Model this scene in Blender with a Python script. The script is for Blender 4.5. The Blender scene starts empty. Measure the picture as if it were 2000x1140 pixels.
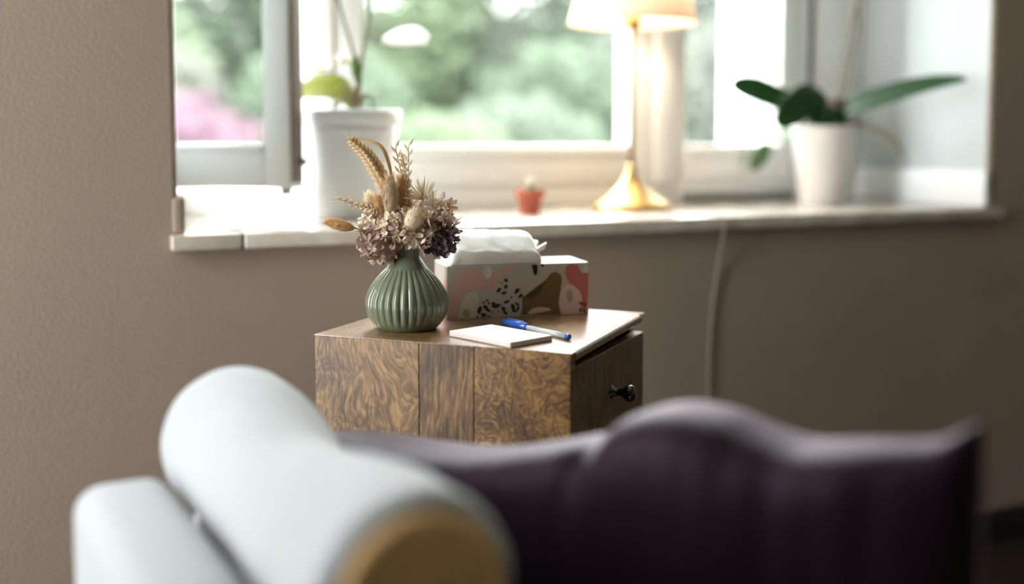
import bpy, bmesh, math, random
from mathutils import Vector, Matrix, noise
random.seed(7)
R = math.radians
PI = math.pi
S = bpy.context.scene
COL = S.collection

# ------------------------------------------------------------ camera, sky, exposure
YAW = 24.4
CAM = Vector((0.0, -1.99, 0.883))
cam_data = bpy.data.cameras.new('camera')
cam = bpy.data.objects.new('camera', cam_data)
COL.objects.link(cam)
cam.location = CAM
cam.rotation_euler = (R(90 - 4.0), 0, R(-YAW))
cam_data.sensor_width = 36.0
cam_data.lens = 38.7
cam_data.shift_y = -0.0723
cam_data.clip_start = 0.02
cam_data.dof.use_dof = True
cam_data.dof.focus_distance = 1.63
cam_data.dof.aperture_fstop = 0.95
S.camera = cam

world = bpy.data.worlds.new('sky')
S.world = world
world.use_nodes = True
bg = world.node_tree.nodes['Background']
bg.inputs[0].default_value = (0.98, 1.0, 1.0, 1)
bg.inputs[1].default_value = 8.6

def portal(loc, rot, sx, sy):
    l = bpy.data.lights.new('window_daylight', 'AREA')
    l.shape = 'RECTANGLE'; l.size = sx; l.size_y = sy
    l.cycles.is_portal = True
    o = bpy.data.objects.new('window_daylight', l); COL.objects.link(o)
    o.location = loc; o.rotation_euler = rot
portal((1.23, 0.60, 1.54), (R(-90), 0, 0), 2.0, 1.72)          # garden window
portal((-1.68, -0.62, 1.25), (0, R(-90), 0), 2.36, 0.65)          # balcony door in the left wall

vs = S.view_settings
vs.view_transform = 'Standard'; vs.look = 'None'; vs.gamma = 1.0
vs.use_curve_mapping = False
vs.exposure = 1.22
S.cycles.use_denoising = True

# ------------------------------------------------------------ helpers
def lin(h):
    h = h.lstrip('#'); out = []
    for i in (0, 2, 4):
        v = int(h[i:i+2], 16) / 255
        out.append(v / 12.92 if v <= 0.04045 else ((v + 0.055) / 1.055) ** 2.4)
    return (*out, 1)

MATS = {}
def mat(name, color, rough=0.6, metal=0.0, var=0.0, vscale=8.0, bump=0.0, bscale=60.0, sheen=0.0,
        sheen_tint=None, coat=0.0, sss=0.0, transl=0.0, spec=0.5, color2=None, stretch=(1, 1, 1)):
    if name in MATS: return MATS[name]
    m = bpy.data.materials.new(name); m.use_nodes = True
    nt = m.node_tree; N = nt.nodes; L = nt.links
    p = N['Principled BSDF']
    c = lin(color)
    p.inputs['Base Color'].default_value = c
    p.inputs['Roughness'].default_value = rough
    p.inputs['Metallic'].default_value = metal
    p.inputs['Specular IOR Level'].default_value = spec
    p.inputs['Coat Weight'].default_value = coat
    if sheen:
        p.inputs['Sheen Weight'].default_value = sheen
        p.inputs['Sheen Roughness'].default_value = 0.28
        if sheen_tint: p.inputs['Sheen Tint'].default_value = lin(sheen_tint)
    tc = N.new('ShaderNodeTexCoord'); mp = N.new('ShaderNodeMapping')
    mp.inputs['Scale'].default_value = stretch
    L.new(tc.outputs['Object'], mp.inputs[0])
    if var or color2:
        nz = N.new('ShaderNodeTexNoise'); nz.inputs['Scale'].default_value = vscale
        nz.inputs['Detail'].default_value = 6
        L.new(mp.outputs[0], nz.inputs['Vector'])
        rp = N.new('ShaderNodeValToRGB')
        if color2: a, b = c, lin(color2)
        else:
            a = tuple(x * (1 - var) for x in c[:3]) + (1,); b = tuple(min(1, x * (1 + var)) for x in c[:3]) + (1,)
        rp.color_ramp.elements[0].position = 0.3; rp.color_ramp.elements[1].position = 0.7
        rp.color_ramp.elements[0].color = a; rp.color_ramp.elements[1].color = b
        L.new(nz.outputs['Fac'], rp.inputs[0]); L.new(rp.outputs[0], p.inputs['Base Color'])
    if bump:
        nb = N.new('ShaderNodeTexNoise'); nb.inputs['Scale'].default_value = bscale
        nb.inputs['Detail'].default_value = 4
        L.new(mp.outputs[0], nb.inputs['Vector'])
        bp = N.new('ShaderNodeBump'); bp.inputs['Strength'].default_value = bump
        bp.inputs['Distance'].default_value = 0.004
        L.new(nb.outputs['Fac'], bp.inputs['Height']); L.new(bp.outputs[0], p.inputs['Normal'])
    if transl:
        tr = N.new('ShaderNodeBsdfTranslucent'); tr.inputs[0].default_value = c
        mx = N.new('ShaderNodeMixShader'); mx.inputs[0].default_value = transl
        L.new(p.outputs[0], mx.inputs[1]); L.new(tr.outputs[0], mx.inputs[2])
        L.new(mx.outputs[0], N['Material Output'].inputs[0])
    MATS[name] = m
    return m

def wood(name, dark, mid, light, seed, figure=6.0, swirl=3.0, rough=0.42, coat=0.0, lines=1.0):
    """mango wood: bands of figured grain bent by noise, fine streaks along z, small pores"""
    m = bpy.data.materials.new(name); m.use_nodes = True
    nt = m.node_tree; N = nt.nodes; L = nt.links; p = N['Principled BSDF']
    tc = N.new('ShaderNodeTexCoord'); mp = N.new('ShaderNodeMapping')
    mp.inputs['Location'].default_value = (seed * 3.7, seed * 1.3, seed * 2.1)
    L.new(tc.outputs['Object'], mp.inputs[0])
    warp = N.new('ShaderNodeTexNoise'); warp.inputs['Scale'].default_value = figure; warp.inputs['Detail'].default_value = 2
    L.new(mp.outputs[0], warp.inputs['Vector'])
    mixv = N.new('ShaderNodeMixRGB'); mixv.blend_type = 'ADD'; mixv.inputs[0].default_value = 0.07 * swirl
    L.new(mp.outputs[0], mixv.inputs[1]); L.new(warp.outputs['Color'], mixv.inputs[2])
    wv = N.new('ShaderNodeTexWave'); wv.wave_type = 'BANDS'; wv.bands_direction = 'X'
    wv.inputs['Scale'].default_value = 14 * lines; wv.inputs['Distortion'].default_value = 4.2 * swirl
    wv.inputs['Detail'].default_value = 2.2; wv.inputs['Detail Scale'].default_value = 1.4
    wv.inputs['Detail Roughness'].default_value = 0.62
    L.new(mixv.outputs[0], wv.inputs['Vector'])
    st = N.new('ShaderNodeMapping'); st.inputs['Scale'].default_value = (1, 1, 0.12)
    L.new(mixv.outputs[0], st.inputs[0])
    fine = N.new('ShaderNodeTexNoise'); fine.inputs['Scale'].default_value = 190; fine.inputs['Detail'].default_value = 5; fine.inputs['Roughness'].default_value = 0.6
    L.new(st.outputs[0], fine.inputs['Vector'])
    blot = N.new('ShaderNodeTexNoise'); blot.inputs['Scale'].default_value = 11; blot.inputs['Detail'].default_value = 5
    L.new(mixv.outputs[0], blot.inputs['Vector'])
    def mad(a, k, b):
        n = N.new('ShaderNodeMath'); n.operation = 'MULTIPLY_ADD'
        L.new(a, n.inputs[0]); n.inputs[1].default_value = k
        if isinstance(b, float): n.inputs[2].default_value = b
        else: L.new(b, n.inputs[2])
        return n.outputs[0]
    f = mad(wv.outputs['Fac'], 0.10, -0.58)
    f = mad(fine.outputs['Fac'], 1.3, f)
    f = mad(blot.outputs['Fac'], 0.78, f)
    rp = N.new('ShaderNodeValToRGB'); e = rp.color_ramp.elements
    e[0].position = 0.28; e[0].color = lin(dark); e[1].position = 0.72; e[1].color = lin(light)
    k = e.new(0.5); k.color = lin(mid)
    L.new(f, rp.inputs[0]); L.new(rp.outputs[0], p.inputs['Base Color'])
    p.inputs['Roughness'].default_value = rough; p.inputs['Coat Weight'].default_value = coat
    p.inputs['Coat Roughness'].default_value = 0.2
    bp = N.new('ShaderNodeBump'); bp.inputs['Strength'].default_value = 0.15; bp.inputs['Distance'].default_value = 0.001
    L.new(f, bp.inputs['Height']); L.new(bp.outputs[0], p.inputs['Normal'])
    return m

def link(o, parent=None):
    COL.objects.link(o)
    if parent: o.parent = parent
    return o

def mesh(name, verts, faces, m, parent=None, smooth=True, mats=None, fmat=None):
    me = bpy.data.meshes.new(name)
    me.from_pydata([tuple(v) for v in verts], [], faces)
    bm = bmesh.new(); bm.from_mesh(me); bmesh.ops.recalc_face_normals(bm, faces=bm.faces); bm.to_mesh(me); bm.free()
    for x in (mats or [m]): me.materials.append(x)
    if fmat: me.polygons.foreach_set('material_index', fmat)
    if smooth: me.polygons.foreach_set('use_smooth', [True] * len(me.polygons))
    return link(bpy.data.objects.new(name, me), parent)

def from_bm(name, bm, m, parent=None, smooth=False):
    me = bpy.data.meshes.new(name); bm.to_mesh(me); bm.free()
    me.materials.append(m)
    if smooth: me.polygons.foreach_set('use_smooth', [True] * len(me.polygons))
    return link(bpy.data.objects.new(name, me), parent)

def box(name, lo, hi, m, parent=None, bevel=0.0, seg=2, smooth=None):
    bm = bmesh.new(); bmesh.ops.create_cube(bm, size=1)
    for v in bm.verts:
        v.co = Vector([(lo[i] + hi[i]) / 2 + v.co[i] * (hi[i] - lo[i]) for i in range(3)])
    if bevel: bmesh.ops.bevel(bm, geom=bm.edges[:], offset=bevel, segments=seg, profile=0.5, affect='EDGES')
    return from_bm(name, bm, m, parent, (bevel > 0) if smooth is None else smooth)

def empty(name, loc, rz=0.0, label=None, cat=None, group=None, kind=None):
    o = bpy.data.objects.new(name, None); o.empty_display_size = 0.05
    o.location = loc; o.rotation_euler = (0, 0, rz); COL.objects.link(o)
    return tag(o, label, cat, group, kind)

def tag(o, label=None, cat=None, group=None, kind=None):
    if label: o['label'] = label
    if cat: o['category'] = cat
    if group: o['group'] = group
    if kind: o['kind'] = kind
    return o

def tube_g(pts, radii, n=10, flat=1.0):
    """sweep of circles along points -> verts, faces (closed ends)"""
    pts = [Vector(p) for p in pts]; V = []; Fc = []
    up = Vector((0, 0, 1)); t0 = (pts[1] - pts[0]).normalized()
    if abs(t0.dot(up)) > 0.95: up = Vector((1, 0, 0))
    a = t0.cross(up).normalized()
    for i, p in enumerate(pts):
        t = (pts[min(i + 1, len(pts) - 1)] - pts[max(i - 1, 0)]).normalized()
        a = (a - t * a.dot(t)).normalized(); b = t.cross(a)
        r = radii[i] if hasattr(radii, '__len__') else radii
        for k in range(n):
            th = 2 * PI * k / n
            V.append(p + a * (r * math.cos(th)) + b * (r * flat * math.sin(th)))
    for i in range(len(pts) - 1):
        for k in range(n):
            k2 = (k + 1) % n
            Fc.append((i * n + k, i * n + k2, (i + 1) * n + k2, (i + 1) * n + k))
    Fc.append(tuple(range(n))); Fc.append(tuple((len(pts) - 1) * n + k for k in range(n)))
    return V, Fc

def tube(name, pts, radii, m, parent=None, n=10, flat=1.0):
    v, f = tube_g(pts, radii, n, flat); return mesh(name, v, f, m, parent)

def spline(ctrl, n=8):
    """Catmull-Rom through control points (tuples of any length)"""
    P = [ctrl[0]] + list(ctrl) + [ctrl[-1]]; out = []
    for i in range(1, len(P) - 2):
        for k in range(n):
            t = k / n
            out.append(tuple(0.5 * ((2 * b) + (-a + c) * t + (2 * a - 5 * b + 4 * c - d) * t * t + (-a + 3 * b - 3 * c + d) * t ** 3)
                             for a, b, c, d in zip(P[i - 1], P[i], P[i + 1], P[i + 2])))
    out.append(tuple(ctrl[-1])); return out

def lathe(name, prof, m, parent=None, n=48, mod=None, cz=0.0):
    V = []; Fc = []
    for i, (r, z) in enumerate(prof):
        for k in range(n):
            th = 2 * PI * k / n; rr = r * (mod(th, z, i) if mod else 1)
            V.append((rr * math.cos(th), rr * math.sin(th), z + cz))
    for i in range(len(prof) - 1):
        for k in range(n):
            k2 = (k + 1) % n
            Fc.append((i * n + k, i * n + k2, (i + 1) * n + k2, (i + 1) * n + k))
    if prof[0][0] > 1e-6: Fc.append(tuple(range(n)))
    if prof[-1][0] > 1e-6: Fc.append(tuple((len(prof) - 1) * n + k for k in range(n)))
    return mesh(name, V, Fc, m, parent)

def ell_g(c, r, nu=12, nv=8, axis=None):
    V = []; Fc = []; c = Vector(c)
    rot = Vector((0, 0, 1)).rotation_difference(Vector(axis).normalized()) if axis else None
    for j in range(nv + 1):
        ph = PI * j / nv
        for i in range(nu):
            th = 2 * PI * i / nu
            v = Vector((r[0] * math.sin(ph) * math.cos(th), r[1] * math.sin(ph) * math.sin(th), -r[2] * math.cos(ph)))
            if rot: v = rot @ v
            V.append(c + v)
    for j in range(nv):
        for i in range(nu):
            i2 = (i + 1) % nu
            Fc.append((j * nu + i, j * nu + i2, (j + 1) * nu + i2, (j + 1) * nu + i))
    return V, Fc

class MB:
    def __init__(s): s.v = []; s.f = []
    def add(s, vf):
        o = len(s.v); s.v += [tuple(x) for x in vf[0]]; s.f += [tuple(i + o for i in f) for f in vf[1]]; return s
    def build(s, name, m, parent=None, smooth=True): return mesh(name, s.v, s.f, m, parent, smooth)

def leaf_g(spine, widths, side, fold=0.25, thick=0.0012, across=6):
    """thick blade: spine points, half widths, side vector"""
    sp = [Vector(p) for p in spine]; V = []; Fc = []; n = len(sp)
    for layer in (0, 1):
        for i, p in enumerate(sp):
            t = (sp[min(i + 1, n - 1)] - sp[max(i - 1, 0)]).normalized()
            s = Vector(side); s = (s - t * s.dot(t)).normalized(); nn = s.cross(t).normalized()
            if nn.z < 0: nn = -nn
            for k in range(across + 1):
                q = 2 * k / across - 1
                V.append(p + s * (widths[i] * q) + nn * (fold * widths[i] * (abs(q) ** 1.5) - thick * layer))
    m_ = across + 1
    for layer in (0, 1):
        o = layer * n * m_
        for i in range(n - 1):
            for k in range(across):
                Fc.append((o + i * m_ + k, o + i * m_ + k + 1, o + (i + 1) * m_ + k + 1, o + (i + 1) * m_ + k))
    o = n * m_
    for i in range(n - 1):
        for k in (0, across):
            Fc.append((i * m_ + k, (i + 1) * m_ + k, o + (i + 1) * m_ + k, o + i * m_ + k))
    return V, Fc

# ------------------------------------------------------------ materials
M_wall = mat('taupe_plaster', '#9f8f81', 0.85, bump=0.22, bscale=150, var=0.04, vscale=3)
M_white = mat('white_paint', '#eceeee', 0.45)
M_frame = mat('white_window_lacquer', '#f8f9f9', 0.32, coat=0.2)
M_outer = mat('white_render', '#e3e6e6', 0.8)
M_reveal = mat('white_plaster', '#bcc2c4', 0.8, bump=0.2, bscale=90)
M_ceil = mat('ceiling_white', '#e9e7e2', 0.9)
M_floor = mat('dark_oak_floor', '#2a211a', 0.5, var=0.25, vscale=6, stretch=(1, 8, 1))
M_room = mat('room_plaster', '#a89c90', 0.9)
M_marble = mat('pale_marble', '#b9ad9d', 0.22, color2='#d9d2c8', vscale=14, coat=0.3)
M_gap = mat('dark_gap', '#191817', 0.8)
M_steel = mat('brushed_steel', '#9a9a98', 0.35, metal=1.0)

# ------------------------------------------------------------ room shell
UL, UR = 0.262, 2.195         # window opening
ZS, ZT = 0.72, 2.38
WD = 0.60                     # wall thickness
UW, UE, VB, ZC = -1.5, 3.7, -4.6, 2.55
FL = -0.13                    # floor level

def wall_boxes(name, boxes, m, kind='structure'):
    bm = bmesh.new()
    for lo, hi in boxes:
        r = bmesh.ops.create_cube(bm, size=1)
        for v in r['verts']: v.co = Vector([(lo[i] + hi[i]) / 2 + v.co[i] * (hi[i] - lo[i]) for i in range(3)])
    o = from_bm(name, bm, m); return tag(o, kind=kind)

# wall with the garden window: one frame-shaped solid with softened inner edges
def window_wall():
    bm = bmesh.new()
    xs = [UW, UL, UR, UE]; zs = [FL, ZS - 0.03, ZT, ZC]
    grid = {}
    for layer, y in ((0, 0.0), (1, WD)):
        for i, x in enumerate(xs):
            for j, z in enumerate(zs): grid[layer, i, j] = bm.verts.new((x, y, z))
    for layer in (0, 1):
        for i in range(3):
            for j in range(3):
                if (i, j) == (1, 1): continue
                bm.faces.new([grid[layer, i, j], grid[layer, i + 1, j], grid[layer, i + 1, j + 1], grid[layer, i, j + 1]])
    inner = [(1, 1), (2, 1), (2, 2), (1, 2)]
    for k in range(4):
        a, b = inner[k], inner[(k + 1) % 4]
        f = bm.faces.new([grid[0, a[0], a[1]], grid[0, b[0], b[1]], grid[1, b[0], b[1]], grid[1, a[0], a[1]]]); f.material_index = 1
    outer = [(i, 0) for i in range(3)] + [(3, j) for j in range(3)] + [(i, 3) for i in range(3, 0, -1)] + [(0, j) for j in range(3, 0, -1)]
    for k in range(len(outer)):
        a, b = outer[k], outer[(k + 1) % len(outer)]
        bm.faces.new([grid[0, a[0], a[1]], grid[0, b[0], b[1]], grid[1, b[0], b[1]], grid[1, a[0], a[1]]])
    bmesh.ops.recalc_face_normals(bm, faces=bm.faces)
    ed = []
    for k in range(4):
        a, b = inner[k], inner[(k + 1) % 4]
        e = bm.edges.get([grid[0, a[0], a[1]], grid[0, b[0], b[1]]])
        if k in (1, 3): ed.append(e)
    bmesh.ops.bevel(bm, geom=ed, offset=0.010, segments=4, profile=0.5, affect='EDGES')
    o = from_bm('wall_front', bm, M_wall)
    o.data.materials.append(M_reveal)
    return tag(o, 'taupe plaster wall around the window recess', kind='structure')
window_wall()

# left wall with a balcony door opening (outside the picture; the room's second source of daylight)
LV0, LV1, LZ1 = -0.94, -0.30, 2.42
wall_boxes('wall_left', [((UW - 0.25, VB, FL), (UW, LV0, ZC)), ((UW - 0.25, LV1, FL), (UW, 0, ZC)),
                         ((UW - 0.25, LV0, LZ1), (UW, LV1, ZC)), ((UW - 0.25, LV0, FL), (UW, LV1, 0.08))], M_room)
wall_boxes('wall_right', [((UE, VB, FL), (UE + 0.2, WD, ZC))], M_room)
wall_boxes('wall_back', [((UW - 0.25, VB - 0.2, FL), (UE + 0.2, VB, ZC))], M_room)
wall_boxes('floor', [((UW - 0.25, VB - 0.2, FL - 0.12), (UE + 0.2, WD, FL))], M_floor)
wall_boxes('ceiling', [((UW - 0.25, VB - 0.2, ZC), (UE + 0.2, WD, ZC + 0.15))], M_ceil)

tag(box('baseboard_front', (UW, -0.016, FL), (UE, 0.0, FL + 0.08), mat('dark_baseboard', '#15130f', 0.6), None, 0.003, 2), 'dark baseboard along the foot of the taupe wall', kind='structure')
# marble sill in two slabs
sill = empty('trim_1', (0, 0, 0), kind='structure', label='pale marble window sill of two slabs with a dark joint')
box('sill_slab', (0.247, -0.022, 0.691), (0.369, 0.455, ZS), M_marble, sill, 0.005, 3)
box('sill_slab', (0.3715, -0.022, 0.691), (2.232, 0.455, ZS), M_marble, sill, 0.005, 3)
box('joint', (0.3685, -0.0195, 0.691), (0.3720, 0.455, ZS - 0.002), mat('brown_grout', '#4a3a2c', 0.9), sill)
# low upstands along the reveals
tag(box('trim_2', (UR - 0.016, -0.004, ZS), (UR + 0.003, 0.455, ZS + 0.088), M_white, None, 0.005, 3), 'low white upstand along the recess wall behind the potted orchid', kind='structure')
tag(box('trim_3', (UL - 0.012, -0.003, ZS), (UL + 0.012, 0.455, ZS + 0.066), M_wall, None, 0.008, 4), 'low taupe upstand at the left end of the marble sill', kind='structure')

# ------------------------------------------------------------ window
def glass_mat():
    m = bpy.data.materials.new('window_glass'); m.use_nodes = True
    N = m.node_tree.nodes; L = m.node_tree.links; N.remove(N['Principled BSDF'])
    t = N.new('ShaderNodeBsdfTransparent'); t.inputs[0].default_value = (0.97, 0.985, 0.975, 1)
    g = N.new('ShaderNodeBsdfGlossy'); g.inputs['Roughness'].default_value = 0.02; g.inputs['Color'].default_value = (0.3, 0.3, 0.3, 1)
    f = N.new('ShaderNodeLayerWeight'); f.inputs[0].default_value = 0.08
    x = N.new('ShaderNodeMixShader'); L.new(f.outputs[0], x.inputs[0]); L.new(t.outputs[0], x.inputs[1]); L.new(g.outputs[0], x.inputs[2])
    L.new(x.outputs[0], N['Material Output'].inputs[0]); return m
M_glass = glass_mat()
win = empty('window_1', (1.23, 0.46, ZS), kind='structure', label='white three-light casement window with its left sash standing open')
def wb(name, u0, u1, v0, v1, z0, z1, parent=win, m=M_frame, bevel=0.004):
    return box(name, (u0 - 1.23, v0 - 0.46, z0 - ZS), (u1 - 1.23, v1 - 0.46, z1 - ZS), m, parent, bevel, 2)
FZ = 0.775                                                        # sash bottom / frame rail top
wb('frame_rail', UL, UR, 0.46, 0.56, ZS - 0.03, FZ)
wb('frame_head', UL, UR, 0.46, 0.56, ZT - 0.07, ZT)
wb('frame_jamb', UL, 0.300, 0.485, 0.56, FZ, ZT - 0.07)
wb('frame_jamb', 2.044, UR, 0.462, 0.56, FZ, ZT - 0.07)
# left mullion
wb('mullion', 0.614, 0.700, 0.47, 0.56, FZ, ZT - 0.07)
wb('mullion_bead', 0.641, 0.668, 0.452, 0.472, FZ, ZT - 0.07)
# middle fixed light
mid = wb('fixed_sash', 0.690, 0.734, 0.455, 0.53, FZ, ZT - 0.07)
wb('stile', 1.440, 1.512, 0.455, 0.53, FZ, ZT - 0.07, mid)
wb('bottom_rail', 0.734, 1.440, 0.455, 0.53, FZ, 0.873, mid)
wb('rail_bead', 0.734, 1.440, 0.449, 0.456, 0.846, 0.869, mid, bevel=0.002)
wb('top_rail', 0.734, 1.440, 0.455, 0.53, ZT - 0.15, ZT - 0.07, mid)
wb('pane', 0.73, 1.445, 0.495, 0.501, 0.87, ZT - 0.14, mid, M_glass, 0)
# right mullion
wb('mullion', 1.512, 1.566, 0.44, 0.56, FZ, ZT - 0.07)
# right casement, shut
rs = wb('casement_sash', 1.566, 1.613, 0.462, 0.535, FZ, ZT - 0.07)
wb('stile', 1.912, 1.962, 0.452, 0.535, FZ, ZT - 0.07, rs)
wb('bottom_rail', 1.613, 1.914, 0.455, 0.53, FZ, 0.873, rs)
wb('rail_bead', 1.613, 1.914, 0.449, 0.456, 0.846, 0.869, rs, bevel=0.002)
wb('top_rail', 1.613, 1.914, 0.455, 0.53, ZT - 0.15, ZT - 0.07, rs)
wb('pane', 1.61, 1.918, 0.495, 0.501, 0.87, ZT - 0.14, rs, M_glass, 0)
wb('closing_profile', 1.958, 2.024, 0.456, 0.54, FZ, ZT - 0.07, rs, bevel=0.03)
wb('rebate_gap', 2.022, 2.046, 0.486, 0.55, FZ, ZT - 0.07, win, M_gap, 0)
wb('gap_shade_bar', 1.600, 1.96, 0.444, 0.47, ZS + 0.002, ZS + 0.03, win, mat('gap_shade_grey', '#8e9090', 0.5), 0.003)  # added bar; its grey stands for the shaded gap under the sash
tag(box('trim_4', (1.925, 0.562, ZS - 0.05), (2.30, 0.76, ZT), M_outer, None, 0.004, 2), 'white outer window reveal seen through the right pane', kind='structure')
# left casement, standing open 47 degrees into the room
ls = empty('open_sash', (0.268 - 1.23, 0.452 - 0.46, 0), R(-47)); ls.parent = win
def sb(name, x0, x1, y0, y1, z0, z1, m=M_frame, bevel=0.004):
    return box(name, (x0, y0, z0 - ZS), (x1, y1, z1 - ZS), m, ls, bevel, 2)
LS = 0.346; T = 0.054; SZ = 0.787
sb('stile', LS - 0.062, LS, 0, T, SZ, ZT - 0.09)
sb('stile', 0, 0.022, 0, T, SZ, ZT - 0.09)
sb('bottom_rail', 0.022, LS - 0.062, 0, T, SZ, 0.878)
sb('rail_bead', 0.022, LS - 0.062, -0.006, 0.002, 0.862, 0.876, bevel=0.002)
sb('top_rail', 0.022, LS - 0.062, 0, T, ZT - 0.17, ZT - 0.09)
sb('pane', 0.018, LS - 0.058, 0.024, 0.030, 0.873, ZT - 0.16, M_glass, 0)
sb('shaded_edge', LS - 0.0005, LS + 0.003, 0.006, T - 0.006, SZ + 0.012, ZT - 0.1, mat('shaded_edge_grey', '#8c807a', 0.6), 0.001)  # grey painted over the white sash edge, standing in for its shade
sb('lock_keep', LS, LS + 0.012, 0.030, 0.05, SZ + 0.045, SZ + 0.062, M_steel, 0.002)
sb('corner_roller', LS - 0.022, LS - 0.004, 0.0, 0.018, SZ - 0.012, SZ + 0.002, M_steel, 0.003)

# ------------------------------------------------------------ nightstand
NA = Vector((0.393, -0.428)); NY = R(-46.15); NW, ND, NZ = 0.393, 0.374, 0.603
nx = Vector((math.cos(NY), math.sin(NY))); ny = Vector((-nx.y, nx.x))
nc = NA + nx * NW / 2 + ny * ND / 2
ns = empty('nightstand', (nc.x, nc.y, 0), NY, 'small figured mango wood nightstand with one drawer, set cornerwise under the window', 'nightstand')
hw, hd, zb = NW / 2, ND / 2, 0.33
W1 = wood('mango_plank_a', '#4a3520', '#745735', '#9a784c', 1.0, 6, 3.4, lines=1.0)
W2 = wood('mango_plank_b', '#38271a', '#5b4228', '#8a683f', 4.2, 5, 0.6, lines=2.6)
W3 = wood('mango_plank_c', '#422f1c', '#725331', '#a17b4a', 8.1, 13, 2.6, lines=1.25)
WT = wood('mango_top', '#6a4a2c', '#8c6843', '#a98259', 2.6, 4, 1.2, rough=0.34, coat=1.0)
WD_ = wood('mango_drawer', '#4a3622', '#6b5136', '#846746', 6.4, 4, 1.0, rough=0.5)
cuts = [0, 0.4305, 0.644, 1.0]
for k, mm in enumerate((W1, W2, W3)):
    box('side_plank', (-hw + NW * cuts[k] + 0.0003, -hd, zb), (-hw + NW * cuts[k + 1] - 0.0003, -hd + 0.018, NZ - 0.0015), mm, ns, 0.0008, 1, False)
box('side_panel', (-hw, hd - 0.018, zb), (hw - 0.02, hd, NZ - 0.0015), W1, ns)
box('back_panel', (-hw, -hd + 0.018, zb), (-hw + 0.014, hd - 0.018, NZ - 0.0015), W2, ns)
box('bottom_panel', (-hw + 0.014, -hd + 0.018, zb), (hw - 0.02, hd - 0.018, zb + 0.016), W2, ns)
# top: long boards side by side, rounded nose over the drawer
bw = (ND - 0.004) / 3
tb = []
def board(y0, y1):
    prof = []
    th = 0.016
    for a in range(0, 10):
        an = PI / 2 - PI * a / 9
        prof.append((hw + 0.002 - th / 2 + math.cos(an) * th / 2, NZ - th / 2 + math.sin(an) * th / 2))
    prof = [(-hw + 0.0145, NZ)] + prof + [(-hw + 0.0145, NZ - th)]
    V = [(x, y0, z) for x, z in prof] + [(x, y1, z) for x, z in prof]; n = len(prof)
    Fc = [tuple(range(n)), tuple(range(n, 2 * n))] + [(i, (i + 1) % n, n + (i + 1) % n, n + i) for i in range(n)]
    o = mesh('top_board', V, Fc, WT, ns, smooth=False); return o
top = board(-hd + 0.0185, hd - 0.0185)
top.name = 'top'
box('top_edge', (-hw, -hd, NZ - 0.0016), (-hw + 0.0146, hd, NZ), WT, ns)
for y0_ in (-hd, hd - 0.0185): box('top_edge', (-hw + 0.0146, y0_, NZ - 0.0016), (hw + 0.001, y0_ + 0.0185, NZ), WT, ns)
# drawer front hangs a little lower at its far end
V = [(hw - 0.018, -hd + 0.004, zb + 0.012), (hw, -hd + 0.004, zb + 0.012), (hw, hd - 0.003, zb + 0.006), (hw - 0.018, hd - 0.003, zb + 0.006),
     (hw - 0.018, -hd + 0.004, NZ - 0.0225), (hw, -hd + 0.004, NZ - 0.0225), (hw, hd - 0.003, NZ - 0.031), (hw - 0.018, hd - 0.003, NZ - 0.031)]
bm = bmesh.new(); bv = [bm.verts.new(v) for v in V]
for f in ((0, 1, 2, 3), (4, 5, 6, 7), (0, 1, 5, 4), (1, 2, 6, 5), (2, 3, 7, 6), (3, 0, 4, 7)): bm.faces.new([bv[i] for i in f])
bmesh.ops.recalc_face_normals(bm, faces=bm.faces)
bmesh.ops.bevel(bm, geom=bm.edges[:], offset=0.002, segments=2, profile=0.5, affect='EDGES')
drawer = from_bm('drawer', bm, WD_, ns, False)
M_iron = mat('black_iron', '#0d0d0f', 0.22, metal=0.0, coat=0.6, bump=0.1, bscale=80)
kn = lathe('knob', [(0.0, 0), (0.0105, 0), (0.0105, 0.002), (0.0065, 0.005), (0.0052, 0.012), (0.0062, 0.018), (0.0110, 0.0235),
                    (0.0130, 0.0285), (0.0122, 0.0335), (0.0080, 0.0375), (0.0, 0.0385)], M_iron, drawer, 24)
kn.rotation_euler = (0, R(90), 0); kn.location = (hw - 0.0005, 0.001, 0.5115)
box('drawer_box', (-hw + 0.03, -hd + 0.03, zb + 0.03), (hw - 0.0185, hd - 0.03, NZ - 0.06), W2, drawer)
for sx in (-1, 1):
    for sy in (-1, 1):
        x, y = sx * (hw - 0.03), sy * (hd - 0.03)
        v, f = tube_g([(x + sx * 0.012, y + sy * 0.012, FL), (x, y, zb + 0.004)], [0.009, 0.014], 12)
        mesh('leg', v, f, M_iron, ns)

# ------------------------------------------------------------ vase
VC = Vector((0.533, -0.4334, NZ)); s = 0.000762
vase = empty('vase', VC, 0, 'bulbous sage green ribbed ceramic vase holding dried flowers', 'vase')
prof = [(0, 0), (50, 0), (58, 2), (66, 9), (73, 20), (78, 34), (80.5, 48), (79.5, 62), (74, 76), (65, 91), (53.5, 105), (42, 117), (32.5, 127), (27.5, 136),
        (25.5, 146), (26, 156), (28, 163), (30.5, 168), (30, 170), (27, 166), (23.5, 158), (23, 150), (28, 138), (40, 120), (60, 90), (68, 60), (60, 20), (0, 8)]
pr = spline(prof[:18], 3)[:-1] + prof[17:]
NR = 32
def ribs(th, z, i):
    h = z / s
    a = 0.05 * max(0, min(1, (h - 6) / 22)) * (1 if h > 130 else 1)
    if i > 52: return 1
    return 1 + a * (abs(math.cos(NR / 2 * th)) ** 0.9 - 0.55)
M_vase = mat('sage_glaze', '#686f5a', 0.28, coat=0.35, var=0.10, vscale=30)
lathe('body', [(max(r, 0) * s, z * s) for r, z in pr], M_vase, vase, 408, ribs)

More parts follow.
